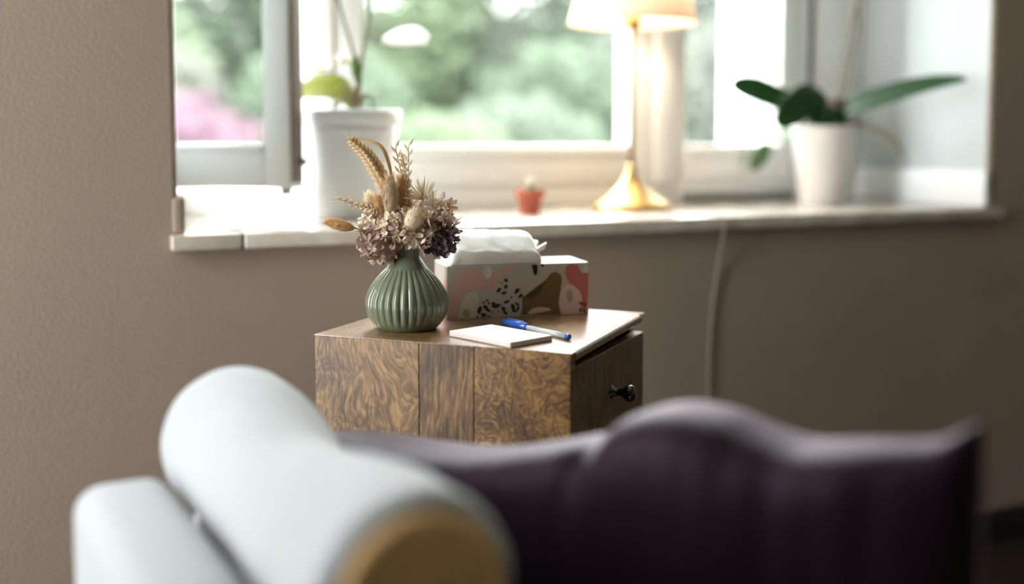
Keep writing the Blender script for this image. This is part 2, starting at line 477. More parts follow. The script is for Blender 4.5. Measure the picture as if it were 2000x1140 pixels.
# ------------------------------------------------------------ dried bouquet (view-facing frame at the vase, metres)
cy, sy_ = math.cos(R(-YAW)), math.sin(R(-YAW))
def BQ(px, py, dy=0.0):
    """point of the bouquet measured off the vase: sideways, depth and height"""
    x, z = (px - 795) * s, (643 - py) * s * 0.995
    return Vector((VC.x + cy * x - sy_ * dy, VC.y + sy_ * x + cy * dy, VC.z + z))
MOUTH = BQ(801, 520)
M_straw = mat('dried_straw', '#dcc39a', 0.8, var=0.15, vscale=200, transl=0.25)
M_stem = mat('dried_stem', '#9c8a62', 0.8)
M_tan = mat('tan_fluff', '#cfa878', 0.95, var=0.12, vscale=200, transl=0.3)
M_buff = mat('buff_fluff', '#c9b394', 0.95, var=0.12, vscale=200, transl=0.3)
M_cream = mat('cream_fluff', '#eedfc4', 0.95, var=0.08, vscale=200, transl=0.3)
M_pet = {'cream': mat('cream_petal', '#ead9c2', 0.8, var=0.15, vscale=160, transl=0.3),
         'mauve': mat('mauve_petal', '#b59e94', 0.8, var=0.2, vscale=160, transl=0.25),
         'plum': mat('plum_petal', '#5c4853', 0.75, var=0.25, vscale=160, transl=0.2),
         'brown': mat('brown_petal', '#a98d72', 0.8, var=0.2, vscale=160, transl=0.25),
         'rose': mat('rose_petal', '#d2b6a6', 0.8, var=0.15, vscale=160, transl=0.3)}
M_star = mat('pale_star_petal', '#e0d4be', 0.8, transl=0.3)

def stem_to(parent, base, *pts, r=0.0011):
    org = parent.location
    P = [MOUTH - org + Vector((random.uniform(-.006, .006), random.uniform(-.006, .006), -0.05))] + [Vector(p) - org for p in pts]
    return tube('stem', spline([tuple(p) for p in P], 5), r, M_stem, parent, 6)

def fluff(label, a, b, r, m, hairs=420, hl=0.008, group='fluffy grass heads in the vase', shape=1.0):
    """bunny tail grass head from a to b"""
    a, b = Vector(a), Vector(b); ax = (b - a)
    t = empty('bunny_tail_grass', a, 0, label, 'dried grass', group)
    L_ = ax.length
    mb = MB(); d = ax.normalized()
    q = Vector((0, 0, 1)).rotation_difference(d)
    mb.add(ell_g(q @ Vector((0, 0, L_ / 2)), (r, r, L_ / 2 * 1.02), 12, 10, d))
    mb.build('head', m, t)
    hb = MB()
    for _ in range(hairs):
        u = random.random(); th = random.uniform(0, 2 * PI)
        rr = r * math.sqrt(max(0.02, 1 - (2 * u - 1) ** 2)) * 0.95
        p = Vector((rr * math.cos(th), rr * math.sin(th), u * L_))
        o = Vector((math.cos(th) * .55, math.sin(th) * .55, 0.85 + (u > .85) * .5)).normalized() * hl * random.uniform(.8, 1.7)
        w = Vector((-math.sin(th), math.cos(th), 0)) * 0.0006
        hb.add(([q @ (p - w), q @ (p + w), q @ (p + o)], [(0, 1, 2)]))
    tag(hb.build('bristles', m, t), kind='stuff')
    stem_to(t, None, BQ(800, 480), a)
    return t

def wheat(label, pts, width, n, m=M_straw, awn=0.012):
    P = [Vector(p) for p in pts]; t = empty('wheat_ear', P[0], 0, label, 'dried wheat', 'wheat ears in the vase')
    org = P[0]; C = spline([tuple(p - org) for p in P], 10); C = [Vector(c) for c in C]
    stem_to(t, None, BQ(798, 480), P[0])
    tube('ear_axis', C, 0.0012, M_stem, t, 6)
    ab = MB()
    g0 = None
    for i in range(n):
        k = i / (n - 1) * (len(C) - 2); j = int(k); c = C[j].lerp(C[j + 1], k - j); tg = (C[j + 1] - C[j]).normalized()
        view = Vector((sy_ * -1 * 0 + math.sin(R(YAW)), math.cos(R(YAW)), 0))
        side = tg.cross(view).normalized()
        f = 1 - 0.55 * (i / n) ** 2
        for sgn, dd in ((1, 0), (-1, 0), (0, 1), (0, -1)):
            if (i + (dd != 0)) % 2: pass
            o = side * sgn * width * 0.42 * f + view * dd * width * 0.35 * f + tg * (0.003 if dd else 0)
            d = (tg * 1.0 + (side * sgn + view * dd) * 0.75).normalized()
            if g0 is None:
                v, fc = ell_g((0, 0, 0), (0.0028, 0.0028, 0.0052), 8, 6)
                g0 = mesh('spikelet', v, fc, m, t); g = g0
            else:
                g = g0.copy(); link(g, t)
            g.location = c + o; g.rotation_mode = 'QUATERNION'; g.rotation_quaternion = Vector((0, 0, 1)).rotation_difference(d)
            g.scale = (f * width / 0.011,) * 3
            st = c + o + d * 0.005; w = side * 0.00025
            ab.add(([st - w, st + w, st + d * awn * random.uniform(.5, 1.2) + tg * awn * .4], [(0, 1, 2)]))
    tag(ab.build('awns', m, t), kind='stuff')
    return t

_flo = {}
def floret_mesh(kind):
    """dried floret: four or five curled, crumpled petals; three variants per colour"""
    key = (kind, random.randrange(3))
    if key in _flo: return _flo[key]
    mb = MB(); n = random.choice((4, 4, 5))
    for k in range(n):
        a = 2 * PI * k / n + random.uniform(-.3, .3); ca, sa = math.cos(a), math.sin(a)
        lf = random.uniform(.75, 1.25); cup = random.uniform(-.25, 1.3); tw = random.uniform(-.5, .5); wf = random.uniform(.6, 1.05)
        rows = []
        for i, (l, w, z) in enumerate([(0.0004, 0.0008, 0), (0.0032, 0.0030, 0.0012), (0.0064, 0.0042, 0.0026), (0.0090, 0.0034, 0.0052), (0.0104, 0.0008, 0.0080)]):
            for q in (-1, -.5, 0, .5, 1):
                x = l * lf; y = w * q * wf; zz = z * cup + abs(q) * w * 0.55 * (1 if i < 4 else 0) + tw * y + random.uniform(-.0007, .0007)
                rows.append((ca * x - sa * y, sa * x + ca * y, zz))
        fc = [(i * 5 + q, i * 5 + q + 1, i * 5 + q + 6, i * 5 + q + 5) for i in range(4) for q in range(4)]
        mb.add((rows, fc))
    mb.add(ell_g((0, 0, 0.0008), (0.0012, 0.0012, 0.001), 6, 4))
    o = mb.build('floret', M_pet[kind]); _flo[key] = o.data
    bpy.data.objects.remove(o); return _flo[key]

def hydrangea(label, c, r, kinds, n=30, squash=(1, 1, 1), size=1.0):
    c = Vector(c); t = empty('hydrangea_head', c, 0, label, 'dried flower', 'dried hydrangea heads in the vase')
    stem_to(t, None, BQ(801, 490), c + (BQ(801, 490) - c) * 0.2)
    ga = PI * (3 - math.sqrt(5))
    v, f = ell_g((0, 0, 0), (r * .62 * squash[0], r * .62 * squash[1], r * .62 * squash[2]), 12, 8)
    mesh('core', v, f, M_pet[kinds[-1]], t)
    for i in range(n):
        z = 1 - 2 * (i + .5) / n; rr = math.sqrt(1 - z * z); th = ga * i + random.uniform(-.2, .2)
        d = Vector((rr * math.cos(th), rr * math.sin(th), z))
        o = bpy.data.objects.new('floret', floret_mesh(random.choice(kinds))); link(o, t)
        p = Vector((d.x * squash[0], d.y * squash[1], d.z * squash[2])) * r * random.uniform(.72, .98)
        o.location = p; dd = (d + Vector((random.uniform(-.5, .5), random.uniform(-.5, .5), random.uniform(-.3, .5)))).normalized()
        o.rotation_mode = 'QUATERNION'; o.rotation_quaternion = Vector((0, 0, 1)).rotation_difference(dd)
        o.scale = (size * random.uniform(.8, 1.3),) * 3
    return t

def star(label, c, r, n=26):
    c = Vector(c); t = empty('star_flower', c, 0, label, 'dried flower', 'pale starry flowers in the vase')
    stem_to(t, None, BQ(805, 470), c)
    mb = None
    q = None
    for i in range(n):
        d = Vector((random.gauss(0, 1), random.gauss(0, 1), abs(random.gauss(0.35, .8)))).normalized()
        if q is None:
            l = 1.0
            v, f = leaf_g([(0, 0, 0), (0, 0, .3), (0, 0, .7), (0, 0, 1)], [.012, .04, .036, .004], (1, 0, 0), 0.2, 0.01, 2)
            o = mesh('petal', v, f, M_star, t); q = o
        else:
            o = q.copy(); link(o, t)
        o.rotation_mode = 'QUATERNION'; o.rotation_quaternion = Vector((0, 0, 1)).rotation_difference(d)
        o.scale = (r * random.uniform(.6, 1.05),) * 3
    return t

wheat('tall tan wheat ear leaning left at the top of the bouquet', [BQ(768, 388, -.005), BQ(742, 335, -.008), BQ(718, 298, -.01), BQ(690, 272, -.012)], 0.0175, 15)
wheat('short wheat ear pointing left over the orange grass head', [BQ(742, 408, -.02), BQ(712, 400, -.022), BQ(668, 385, -.024)], 0.0085, 9)
wheat('upright pale oat spike at the top middle of the bouquet', [BQ(797, 400, .0), BQ(794, 350, .004), BQ(786, 300, .006)], 0.011, 11, M_cream, 0.02)
fluff('orange brown grass head at the far left of the bouquet', BQ(699, 442, -.03), BQ(645, 429, -.034), 0.0082, M_tan, 360, 0.005)
fluff('large buff grass head standing in the middle of the bouquet', BQ(770, 422, -.022), BQ(766, 345, -.02), 0.0125, M_buff, 600, 0.009)
fluff('small cream grass head left of the large buff one', BQ(732, 408, -.008), BQ(722, 376, -.008), 0.009, M_cream, 360, 0.006)
fluff('small tan grass head close beside the large buff one', BQ(750, 418, -.016), BQ(742, 382, -.016), 0.009, M_tan, 360, 0.006)
fluff('egg-shaped cream grass head low in the bouquet front', BQ(805, 446, -.042), BQ(821, 405, -.042), 0.0125, M_cream, 520, 0.005)
fluff('slim tan grass head behind the large buff one', BQ(792, 415, .0), BQ(785, 345, .002), 0.0095, M_tan, 420, 0.009)
hydrangea('mauve brown hydrangea head drooping at the lower left of the vase neck', BQ(742, 474, -.018), 0.026, ['mauve', 'brown', 'rose', 'mauve'], 34)
hydrangea('cream hydrangea head at the left shoulder of the bouquet', BQ(741, 436, -.006), 0.025, ['cream', 'cream', 'mauve', 'brown'], 32)
hydrangea('cream and mauve hydrangea head in the centre front', BQ(781, 441, -.026), 0.026, ['cream', 'cream', 'mauve', 'cream', 'brown'], 40)
hydrangea('cream and rose hydrangea head right above the vase mouth', BQ(824, 452, -.022), 0.022, ['cream', 'cream', 'rose', 'cream'], 34)
hydrangea('mauve and cream hydrangea head at the upper right', BQ(858, 425, -.006), 0.026, ['mauve', 'cream', 'cream', 'rose', 'brown'], 36)
hydrangea('dark plum hydrangea head hanging at the lower right', BQ(864, 466, -.012), 0.019, ['plum', 'plum', 'plum', 'mauve'], 28, (1, 1, 1.1), 1.1)
hydrangea('cream hydrangea head at the back of the bouquet', BQ(810, 425, .02), 0.03, ['cream', 'rose', 'cream'], 34)
star('pale starry flower at the upper right of the bouquet', BQ(828, 388, -.005), 0.037, 40)
star('pale starry flower beside the mauve hydrangea head', BQ(848, 402, -.015), 0.027, 30)
star('small pale starry tuft left of the cream hydrangea head', BQ(712, 450, -.02), 0.018, 16)
# bent dry blade across the top
bl = empty('dried_grass_blade', BQ(775, 400), 0, 'thin dry grass blade bending left over the tall wheat ear', 'dried grass')
C = spline([tuple(BQ(*p) - bl.location) for p in ((775, 400, -.01), (768, 340, -.012), (757, 300, -.012), (744, 282, -.012), (722, 274, -.012), (688, 268, -.012))], 6)
v, f = leaf_g(C, [0.0012 + 0.0022 * math.sin(PI * i / (len(C) - 1)) for i in range(len(C))], (0.7, 0.3, 0.7), 0.2, 0.0004, 2)
mesh('blade', v, f, M_straw, bl); stem_to(bl, None, BQ(795, 470), BQ(775, 400))
for k, (e, lb) in enumerate([((800, 284), 'rightmost'), ((775, 288), 'leftmost')]):
    sp = empty('oat_sprig', BQ(792, 380), 0, 'thin oat sprig, %s of the two at the top of the bouquet' % lb, 'dried grass')
    A0 = BQ(795, 400) - sp.location; E0 = BQ(e[0], e[1]) - sp.location
    tube('stem', [A0, A0.lerp(E0, .5) + Vector((0.002, 0, 0)), E0], 0.0008, M_stem, sp, 5)
    for i in range(9):
        p = A0.lerp(E0, .3 + .7 * i / 8); d = (E0 - A0).normalized() + Vector((.6 * (-1) ** i * cy, .6 * (-1) ** i * sy_, 0)); d.normalize()
        v, f = leaf_g([p, p + d * .007, p + d * .014], [.0006, .0021, .0003], (cy, sy_, 0.2), .2, .0003, 2)
        mesh('oat_grain', v, f, M_straw if k else M_star, sp)
    stem_to(sp, None, BQ(799, 480), BQ(795, 400))

# ------------------------------------------------------------ tissue box with printed shapes
bx0 = Vector((0.6132, -0.3917)); byaw = math.atan2(-0.4294 + 0.3917, 0.8447 - 0.6132); BWID, BHT, BDP = 0.2345, 0.0845, 0.098
tbx = empty('tissue_box', (bx0.x, bx0.y, NZ), byaw, 'tissue box printed with pink, olive, red and black spotted shapes', 'tissue box')
M_card = mat('white_card', '#bab1a9', 0.5)
box('carton', (0, 0, 0), (BWID, BDP, BHT), M_card, tbx, 0.0012, 2, False)
def fmap(zx, zy):
    X = (zx - 90) / 1740; t_ = (zy - (165 - 30 * X)) / ((765 - 60 * X) - (165 - 30 * X))
    return X * BWID, (1 - t_) * BHT
prk = [0]
def clampf(x, z): return min(max(x, 0.0012), BWID - .0012), min(max(z, 0.0012), BHT - .0012)
def shape(name, pts, m, lay=1, smooth=6):
    P = [fmap(*p) for p in pts]; P = spline(P + [P[0]], smooth)[:-1] if smooth else P
    y = -0.00012 * lay - 0.000004 * prk[0]; prk[0] += 1
    V = [(*clampf(*p),) for p in P]; V = [(a, y, b) for a, b in V]
    bm = bmesh.new(); f = bm.faces.new([bm.verts.new(v) for v in V]); bmesh.ops.triangulate(bm, faces=[f], ngon_method='EAR_CLIP')
    bmesh.ops.recalc_face_normals(bm, faces=bm.faces)
    if bm.faces[:] and sum(fc.normal.y for fc in bm.faces) > 0: bmesh.ops.reverse_faces(bm, faces=bm.faces)
    return from_bm(name, bm, m, tbx)
def blob(name, cx, cy_, rx, ry, m, rot=0.0, lay=2, wob=0.15):
    pts = []
    for k in range(9):
        a = 2 * PI * k / 9; q = 1 + random.uniform(-wob, wob)
        x, y = rx * math.cos(a) * q, ry * math.sin(a) * q
        pts.append((cx + x * math.cos(rot) - y * math.sin(rot), cy_ + x * math.sin(rot) + y * math.cos(rot)))
    return shape(name, pts, m, lay, 3)
I_pink = mat('pink_print', '#cfa59b', 0.5); I_olive = mat('olive_print', '#6f5c37', 0.5); I_red = mat('red_print', '#bb6a62', 0.5)
I_black = mat('black_print', '#191314', 0.5); I_pale = mat('pale_print', '#d0c8bc', 0.5); I_sage = mat('sage_print', '#a9a28c', 0.5)
I_blush = mat('blush_print', '#dcc0b6', 0.5); I_dred = mat('dark_red_print', '#8f3a33', 0.5)
shape('pink_shape', [(95, 745), (125, 520), (175, 330), (270, 215), (400, 185), (500, 230), (540, 300), (620, 290), (730, 210), (900, 160), (930, 175), (780, 265), (690, 335), (640, 415), (480, 440), (340, 440), (275, 520), (225, 640), (205, 742)], I_pink)
shape('blush_shape', [(225, 742), (255, 600), (320, 480), (430, 450), (470, 540), (450, 640), (420, 742)], I_pale)
blob('pale_spot', 585, 232, 62, 60, I_pale, 0, 2, .08)
blob('sage_spot', 320, 690, 45, 50, I_sage, 0, 2, .1)
shape('olive_shape', [(985, 715), (1000, 620), (1000, 500), (1060, 520), (1130, 530), (1200, 490), (1250, 410), (1300, 310), (1350, 255), (1410, 238), (1465, 265), (1490, 330), (1470, 410), (1445, 500), (1450, 600), (1490, 708), (1300, 715)], I_olive)
shape('pale_ellipse', [(1060, 690), (1130, 640), (1230, 625), (1330, 640), (1350, 660), (1280, 675), (1180, 690), (1100, 705)], I_blush, 2)
shape('red_shape', [(1528, 270), (1540, 190), (1600, 155), (1680, 165), (1715, 225), (1760, 262), (1825, 265), (1822, 420), (1800, 590), (1790, 690), (1745, 640), (1745, 540), (1710, 450), (1640, 390), (1570, 350)], I_red)
shape('blush_lobe', [(1480, 700), (1455, 600), (1470, 480), (1520, 400), (1600, 385), (1690, 430), (1740, 520), (1735, 620), (1690, 700)], I_blush)
blob('sage_spot', 1590, 500, 42, 75, I_sage, 0, 2, .06)
blob('pale_spot', 1790, 205, 45, 50, I_pale, 0, 2, .08)
for x, y, a, b in ((1740, 590, 42, 20), (1785, 600, 20, 26), (1725, 660, 18, 30), (1770, 670, 22, 16)): blob('dark_red_mark', x, y, a, b, I_dred, .3, 2)
shape('black_bar', [(1118, 145), (1180, 143), (1186, 210), (1176, 262), (1146, 268), (1130, 220)], I_black, 2, 3)
shape('black_bar', [(1222, 143), (1268, 142), (1262, 170), (1242, 184)], I_black, 2, 3)
shape('black_bar', [(1300, 141), (1350, 139), (1330, 150), (1310, 150)], I_black, 2, 3)
spots = [(800, 325, 24, 20, .4), (715, 430, 34, 18, -.6), (795, 395, 20, 28, .5), (775, 465, 34, 16, -.3), (745, 350, 8, 8, 0), (925, 450, 36, 18, -.9), (955, 430, 14, 10, 0),
         (975, 500, 34, 18, -.9), (865, 515, 12, 10, 0), (805, 565, 36, 16, -.4), (885, 625, 44, 24, 1.3), (935, 590, 26, 14, .6), (945, 640, 36, 16, -1.0), (905, 668, 26, 12, 0),
         (650, 600, 24, 34, .3), (695, 610, 38, 20, -.7), (640, 575, 18, 12, 0), (570, 550, 20, 10, 0), (525, 570, 16, 12, 0), (590, 580, 12, 16, 0), (480, 650, 24, 42, .4), (550, 620, 34, 18, .5),
         (580, 655, 34, 18, .5), (535, 710, 40, 16, .3), (515, 735, 14, 18, 0), (765, 640, 30, 22, .8), (790, 685, 30, 14, .6), (705, 665, 10, 10, 0), (640, 680, 12, 8, 0), (450, 735, 14, 14, 0), (600, 725, 16, 10, 0), (740, 600, 10, 8, 0)]
for x, y, a, b, r_ in spots: blob('black_spot', x, y, a, b, I_black, r_, 3, .22)
# pink patch on the short side
V = [(-0.0002, BDP * a, BHT * b) for a, b in ((.02, .03), (.6, .03), (.75, .3), (.5, .6), (.02, .75))]
mesh('side_print', V, [tuple(range(5))], I_pink, tbx, False)

# ------------------------------------------------------------ plastic pack of tissues on the box
pk = empty('tissue_pack', (bx0.x, bx0.y, NZ + BHT), byaw, 'white plastic pack of tissues with crimped ends lying on the tissue box', 'tissue pack')
M_film = mat('white_film', '#fafbfb', 0.32, coat=0.3, bump=0.25, bscale=35)
M_tis = mat('tissue_paper', '#d8cdbf', 0.9)
V = []; Fc = []; nu = 40
x0, x1, y0, y1, hh = 0.008, 0.156, 0.002, 0.088, 0.054
pc = [(.002, 0.0004), (-.001, .010), (.0, .021), (.004, .0255), (.014, .033), (.030, .046), (.046, .053), (.064, .052), (.078, .043), (.086, .026), (.088, .010), (.084, 0.0004)]
PC = spline(pc, 3); nv = len(PC)
for i in range(nu + 1):
    u = i / nu; e = min(u / 0.10, (1 - u) / 0.13, 1.0)
    k = math.sqrt(max(0.0, 1 - (1 - e) ** 2))
    for j, (yy, zz) in enumerate(PC):
        nrm = noise.noise((u * 9, j * .3, 1.7)) * 0.0022 + noise.noise((u * 26, j * .9, 5.1)) * 0.0012
        H = 0.34 + 0.66 * k; sh_ = 0.92 + 0.08 * k
        V.append((x0 + (x1 - x0) * u, y0 + 0.043 + (yy - 0.043) * sh_ + nrm * 0.4, max(0.0003, zz * H * (1 - .1 * u) + (nrm if zz > .004 else 0))))
for i in range(nu):
    for j in range(nv):
        j2 = (j + 1) % nv; Fc.append((i * nv + j, i * nv + j2, (i + 1) * nv + j2, (i + 1) * nv + j))
Fc.append(tuple(range(nv))); Fc.append(tuple(nu * nv + j for j in range(nv)))
mesh('wrapper', V, Fc, M_film, pk)
# crimped fins: zig-zag flaps at both ends, the right one curling up in two points
for sgn, xe, n in ((1, x1 - 0.006, 14), (-1, x0 + 0.004, 14)):
    V = []; Fc = []
    for i in range(n + 1):
        u = i / n; y = y0 + 0.006 + (y1 - y0 - 0.012) * u; zz = 0.018 + 0.0045 * math.sin(u * PI * 5) + 0.006 * u
        tip = ((0.008 if sgn > 0 else 0.003) + (0.010 * max(0, math.sin(u * PI * 3.2 + .4)) if sgn > 0 else 0.0)) * sgn
        lift = 0.010 * max(0, math.sin(u * PI * 3.2 + .4)) if sgn > 0 else -0.006
        for a, b in ((0, 0.0012), (0, -0.0012)): V.append((xe, y, zz + b))
        for b in (0.0005, -0.0005): V.append((xe + tip, y, zz + lift + b))
    for i in range(n):
        a = i * 4; b = a + 4
        Fc += [(a, b, b + 2, a + 2), (a + 1, b + 1, b + 3, a + 3), (a + 2, b + 2, b + 3, a + 3)]
    Fc += [(0, 1, 3, 2), (n * 4, n * 4 + 1, n * 4 + 3, n * 4 + 2)]
    mesh('crimped_end', V, Fc, M_film, pk, True)

# ------------------------------------------------------------ note pad
pad = empty('notepad', (0.624, -0.574, NZ), math.atan2(-0.5222 + 0.6436, 0.563 - 0.6054) - PI / 2, 'small blank white notepad lying on the corner of the nightstand', 'notepad')
M_paper = mat('paper', '#f3f1ee', 0.85); M_edge = mat('paper_edges', '#d6cdc8', 0.85, var=.06, vscale=40, stretch=(1, 1, 40))
pw, pl = 0.0405, 0.0635
box('cover_sheet', (-pw, -pl, 0.0003), (pw, pl, 0.0009), mat('grey_board', '#7e7672', 0.8), pad)
box('page_block', (-pw, -pl, 0.0009), (pw, pl, 0.0078), M_edge, pad, 0.0003, 1, False)
box('top_page', (-pw + .0001, -pl + .0001, 0.0078), (pw - .0001, pl - .0001, 0.0082), M_paper, pad)
# ------------------------------------------------------------ pen
pa = Vector((0.7066, -0.6244)); pb = Vector((0.6765, -0.463)); PLEN = (pb - pa).length
pen = empty('ballpoint_pen', (pa.x, pa.y, NZ), math.atan2(pb.y - pa.y, pb.x - pa.x), 'ballpoint pen with clear barrel and blue cap beside the notepad', 'pen')
M_blue = mat('blue_plastic', '#1d58b4', 0.3, coat=0.4); M_clear = mat('clear_barrel', '#e6ebee', 0.15, coat=0.5, transl=0.35); M_ink = mat('ink_tube', '#1b2433', 0.4)
rz = 0.0046
tube('barrel', [(0.002, 0, rz), (0.105, 0, rz)], 0.0042, M_clear, pen, 6)
v, f = tube_g([(0.012, -0.0036, rz - 0.0018), (0.104, -0.0036, rz - 0.0018)], 0.0011, 8); mesh('ink_tube', v, f, M_ink, pen)
tube('end_plug', [(-0.0030, 0, rz), (-0.0025, 0, rz), (-0.002, 0, rz), (0.0035, 0, rz), (0.0036, 0, rz)], [0.0012, 0.0032, 0.0043, 0.0045, 0.0038], M_blue, pen, 12)
tube('cap', [(0.098, 0, rz + .0004), (0.0985, 0, rz + .0004), (0.130, 0, rz + .0004), (0.148, 0, rz + .0002), (PLEN - .004, 0, rz), (PLEN, 0, rz)], [0.0048, 0.0056, 0.0056, 0.0049, 0.0042, 0.0024], M_blue, pen, 16)
box('clip', (0.108, -0.0016, rz + .0052), (0.150, 0.0016, rz + .0074), M_blue, pen, 0.0008, 2)

# ------------------------------------------------------------ lamp on the sill
LP = Vector((1.345, 0.285, ZS)); k_ = 0.001235
lamp = empty('table_lamp', LP, 0, 'lit brass table lamp with a cream cone shade on the window sill', 'lamp')
M_brass = mat('aged_brass', '#c9a871', 0.30, metal=1.0, var=0.15, vscale=20)
lathe('base', [(0, 0), (0.093, 0), (0.0955, 0.003), (0.0950, 0.011), (0.091, 0.015), (0.080, 0.021), (0.062, 0.032), (0.044, 0.046), (0.028, 0.063),
               (0.018, 0.078), (0.0125, 0.092), (0.0098, 0.100), (0.0112, 0.104), (0.0085, 0.108), (0.0, 0.109)], M_brass, lamp, 64)
lathe('pole', [(0, 0.107), (0.0056, 0.107), (0.0056, 0.430), (0, 0.430)], mat('dark_brass', '#9a7540', 0.42, metal=1.0), lamp, 20)
lathe('socket', [(0, 0.424), (0.008, 0.424), (0.0195, 0.430), (0.0210, 0.446), (0.0200, 0.470), (0.014, 0.474), (0, 0.474)], M_brass, lamp, 32)
SZ0 = 0.438
prof = [(0.152, SZ0), (0.1535, SZ0 + 0.003), (0.150, SZ0 + 0.006), (0.100, SZ0 + 0.20), (0.0985, SZ0 + 0.20), (0.1475, SZ0 + 0.006)]
V = []; Fc = []; n = 64
for r_, z in prof:
    for k in range(n): V.append((r_ * math.cos(2 * PI * k / n), r_ * math.sin(2 * PI * k / n), z))
for i in range(len(prof)):
    i2 = (i + 1) % len(prof)
    for k in range(n): Fc.append((i * n + k, i * n + (k + 1) % n, i2 * n + (k + 1) % n, i2 * n + k))
M_shade = mat('cream_shade_fabric', '#f5e6d4', 0.85, transl=0.34, bump=0.1, bscale=300)
sh = mesh('lamp_shade', V, Fc, M_shade, lamp)
for k in range(3):
    a = 2 * PI * k / 3 + .5
    tube('shade_spoke', [(0.014 * math.cos(a), 0.014 * math.sin(a), SZ0 + .035), (0.135 * math.cos(a), 0.135 * math.sin(a), SZ0 + 0.05)], 0.0014, M_brass, sh, 6)
M_bulb = bpy.data.materials.new('lit_bulb'); M_bulb.use_nodes = True
pp = M_bulb.node_tree.nodes['Principled BSDF']; pp.inputs['Emission Color'].default_value = (1, 0.80, 0.58, 1); pp.inputs['Emission Strength'].default_value = 18
v, f = ell_g((0, 0, 0.512), (0.024, 0.024, 0.034), 20, 12); mesh('bulb', v, f, M_bulb, lamp)
pl_ = bpy.data.lights.new('bulb_light', 'POINT'); pl_.energy = 2.0; pl_.color = (1, 0.87, 0.74); pl_.shadow_soft_size = 0.03
po = bpy.data.objects.new('bulb_light', pl_); COL.objects.link(po); po.parent = lamp; po.location = (0, 0, 0.565)
# pull chain with a bead
ca = (0.032, -0.014)
tube('pull_chain', [(0.012, -.006, 0.445), (ca[0], ca[1], 0.435), (ca[0] + .001, ca[1], 0.30)], 0.0008, M_brass, lamp, 5)
v, f = ell_g((ca[0] + .001, ca[1], 0.294), (0.006, 0.006, 0.0075), 12, 8); mesh('chain_bead', v, f, mat('ivory_bead', '#dcc9a8', 0.4), lamp)
# cord: down over the sill and along the wall
cord = empty('lamp_cord', (1.385, -0.025, ZS), 0, 'white lamp cord hanging over the sill front down the wall', 'cord')
cp = [(0.02, 0.235, 0.0035), (0.03, 0.15, 0.0035), (-0.005, 0.06, 0.0035), (0.0, 0.008, 0.0042), (0.001, -0.0035, -0.004), (0.006, -0.0035, -0.03), (0.008, 0.010, -0.07), (0.004, 0.0195, -0.13), (-0.006, 0.0215, -0.22), (-0.012, 0.0215, -0.34), (-0.008, 0.0215, -0.50), (-0.004, 0.0215, -0.69)]
tube('cable', spline(cp, 6), 0.0022, mat('white_cable', '#a39486', 0.5), cord, 8)

# ------------------------------------------------------------ tiny terracotta pot
tp = empty('tiny_plant_pot', (1.049, 0.2258, ZS), 0, 'tiny terracotta pot with a flowering cactus on the sill', 'plant')
M_terra = mat('terracotta', '#ad5b42', 0.8, var=0.1, vscale=30)
lathe('pot', [(0, 0), (0.020, 0), (0.0215, 0.002), (0.0285, 0.040), (0.0330, 0.0405), (0.0345, 0.054), (0.0315, 0.0545), (0.0300, 0.046), (0, 0.046)], M_terra, tp, 36)
v, f = ell_g((0, 0, 0.047), (0.029, 0.029, 0.003), 16, 6); mesh('soil', v, f, mat('soil', '#3b2d22', 0.95), tp)
lathe('cactus', [(0, 0.046), (0.008, 0.048), (0.010, 0.053), (0.009, 0.060), (0.006, 0.066), (0, 0.068)], mat('cactus_green', '#8fa27c', 0.7), tp, 36, lambda th, z, i: 1 + 0.1 * math.cos(9 * th))
fl = empty('flower', (0.0, 0, 0.066)); fl.parent = tp
for k in range(8):
    a = 2 * PI * k / 8
    v, f = leaf_g([(0, 0, 0), (0.007 * math.cos(a), 0.007 * math.sin(a), 0.007), (0.012 * math.cos(a), 0.012 * math.sin(a), 0.017)], [.0012, .0042, .0006], (-math.sin(a), math.cos(a), 0), .2, .0004, 2)
    mesh('petal', v, f, mat('white_petal', '#f3f1e6', 0.7, transl=.3), fl)

# ------------------------------------------------------------ orchids
M_leaf = mat('orchid_leaf', '#123f14', 0.42, var=0.25, vscale=10, coat=0.05, transl=0.10)
M_leafp = mat('orchid_leaf_backlit', '#6a8760', 0.4, var=0.1, vscale=10, transl=0.4)  # paler green paints in window light coming through this leaf
M_leafy = mat('orchid_leaf_yellow', '#b3b767', 0.4, var=0.15, vscale=12, transl=0.5)
M_root = mat('orchid_root', '#8d8a74', 0.6); M_spike = mat('flower_spike', '#6f6a55', 0.55)
M_spikep = mat('leaf_base', '#a08a80', 0.6)
M_potw = mat('glazed_white_pot', '#e4e1e0', 0.30, coat=0.3); M_potl = mat('white_pot', '#e9ecef', 0.42)
M_bark = mat('bark_mix', '#4a392b', 0.95, var=.3, vscale=60)
M_flower = mat('white_orchid_petal', '#f6f5f2', 0.6, transl=0.35)

def frame_fn(org, k, px0, py0):
    """sideways / depth / height offsets in a frame square to the room diagonal, scale k metres per unit"""
    def fn(px, py, dy=0.0):
        x = (px - px0) * k; z = (py0 - py) * k
        return Vector((cy * x - sy_ * dy, sy_ * x + cy * dy, z))
    return fn

def orchid_leaf(parent, fn, pts, w, m, side=(0, 1, 0), fold=0.3, name='leaf', skew=1.0):
    C = spline([tuple(fn(*p)) for p in pts], 5); n = len(C)
    ws = [w * max(0.22, math.sin(PI * min(1, 0.12 + 0.88 * (i / (n - 1)) ** skew)) ** 0.6) if i < n - 1 else w * 0.06 for i in range(n)]
    v, f = leaf_g(C, ws, side, fold, 0.0018); return mesh(name, v, f, m, parent)

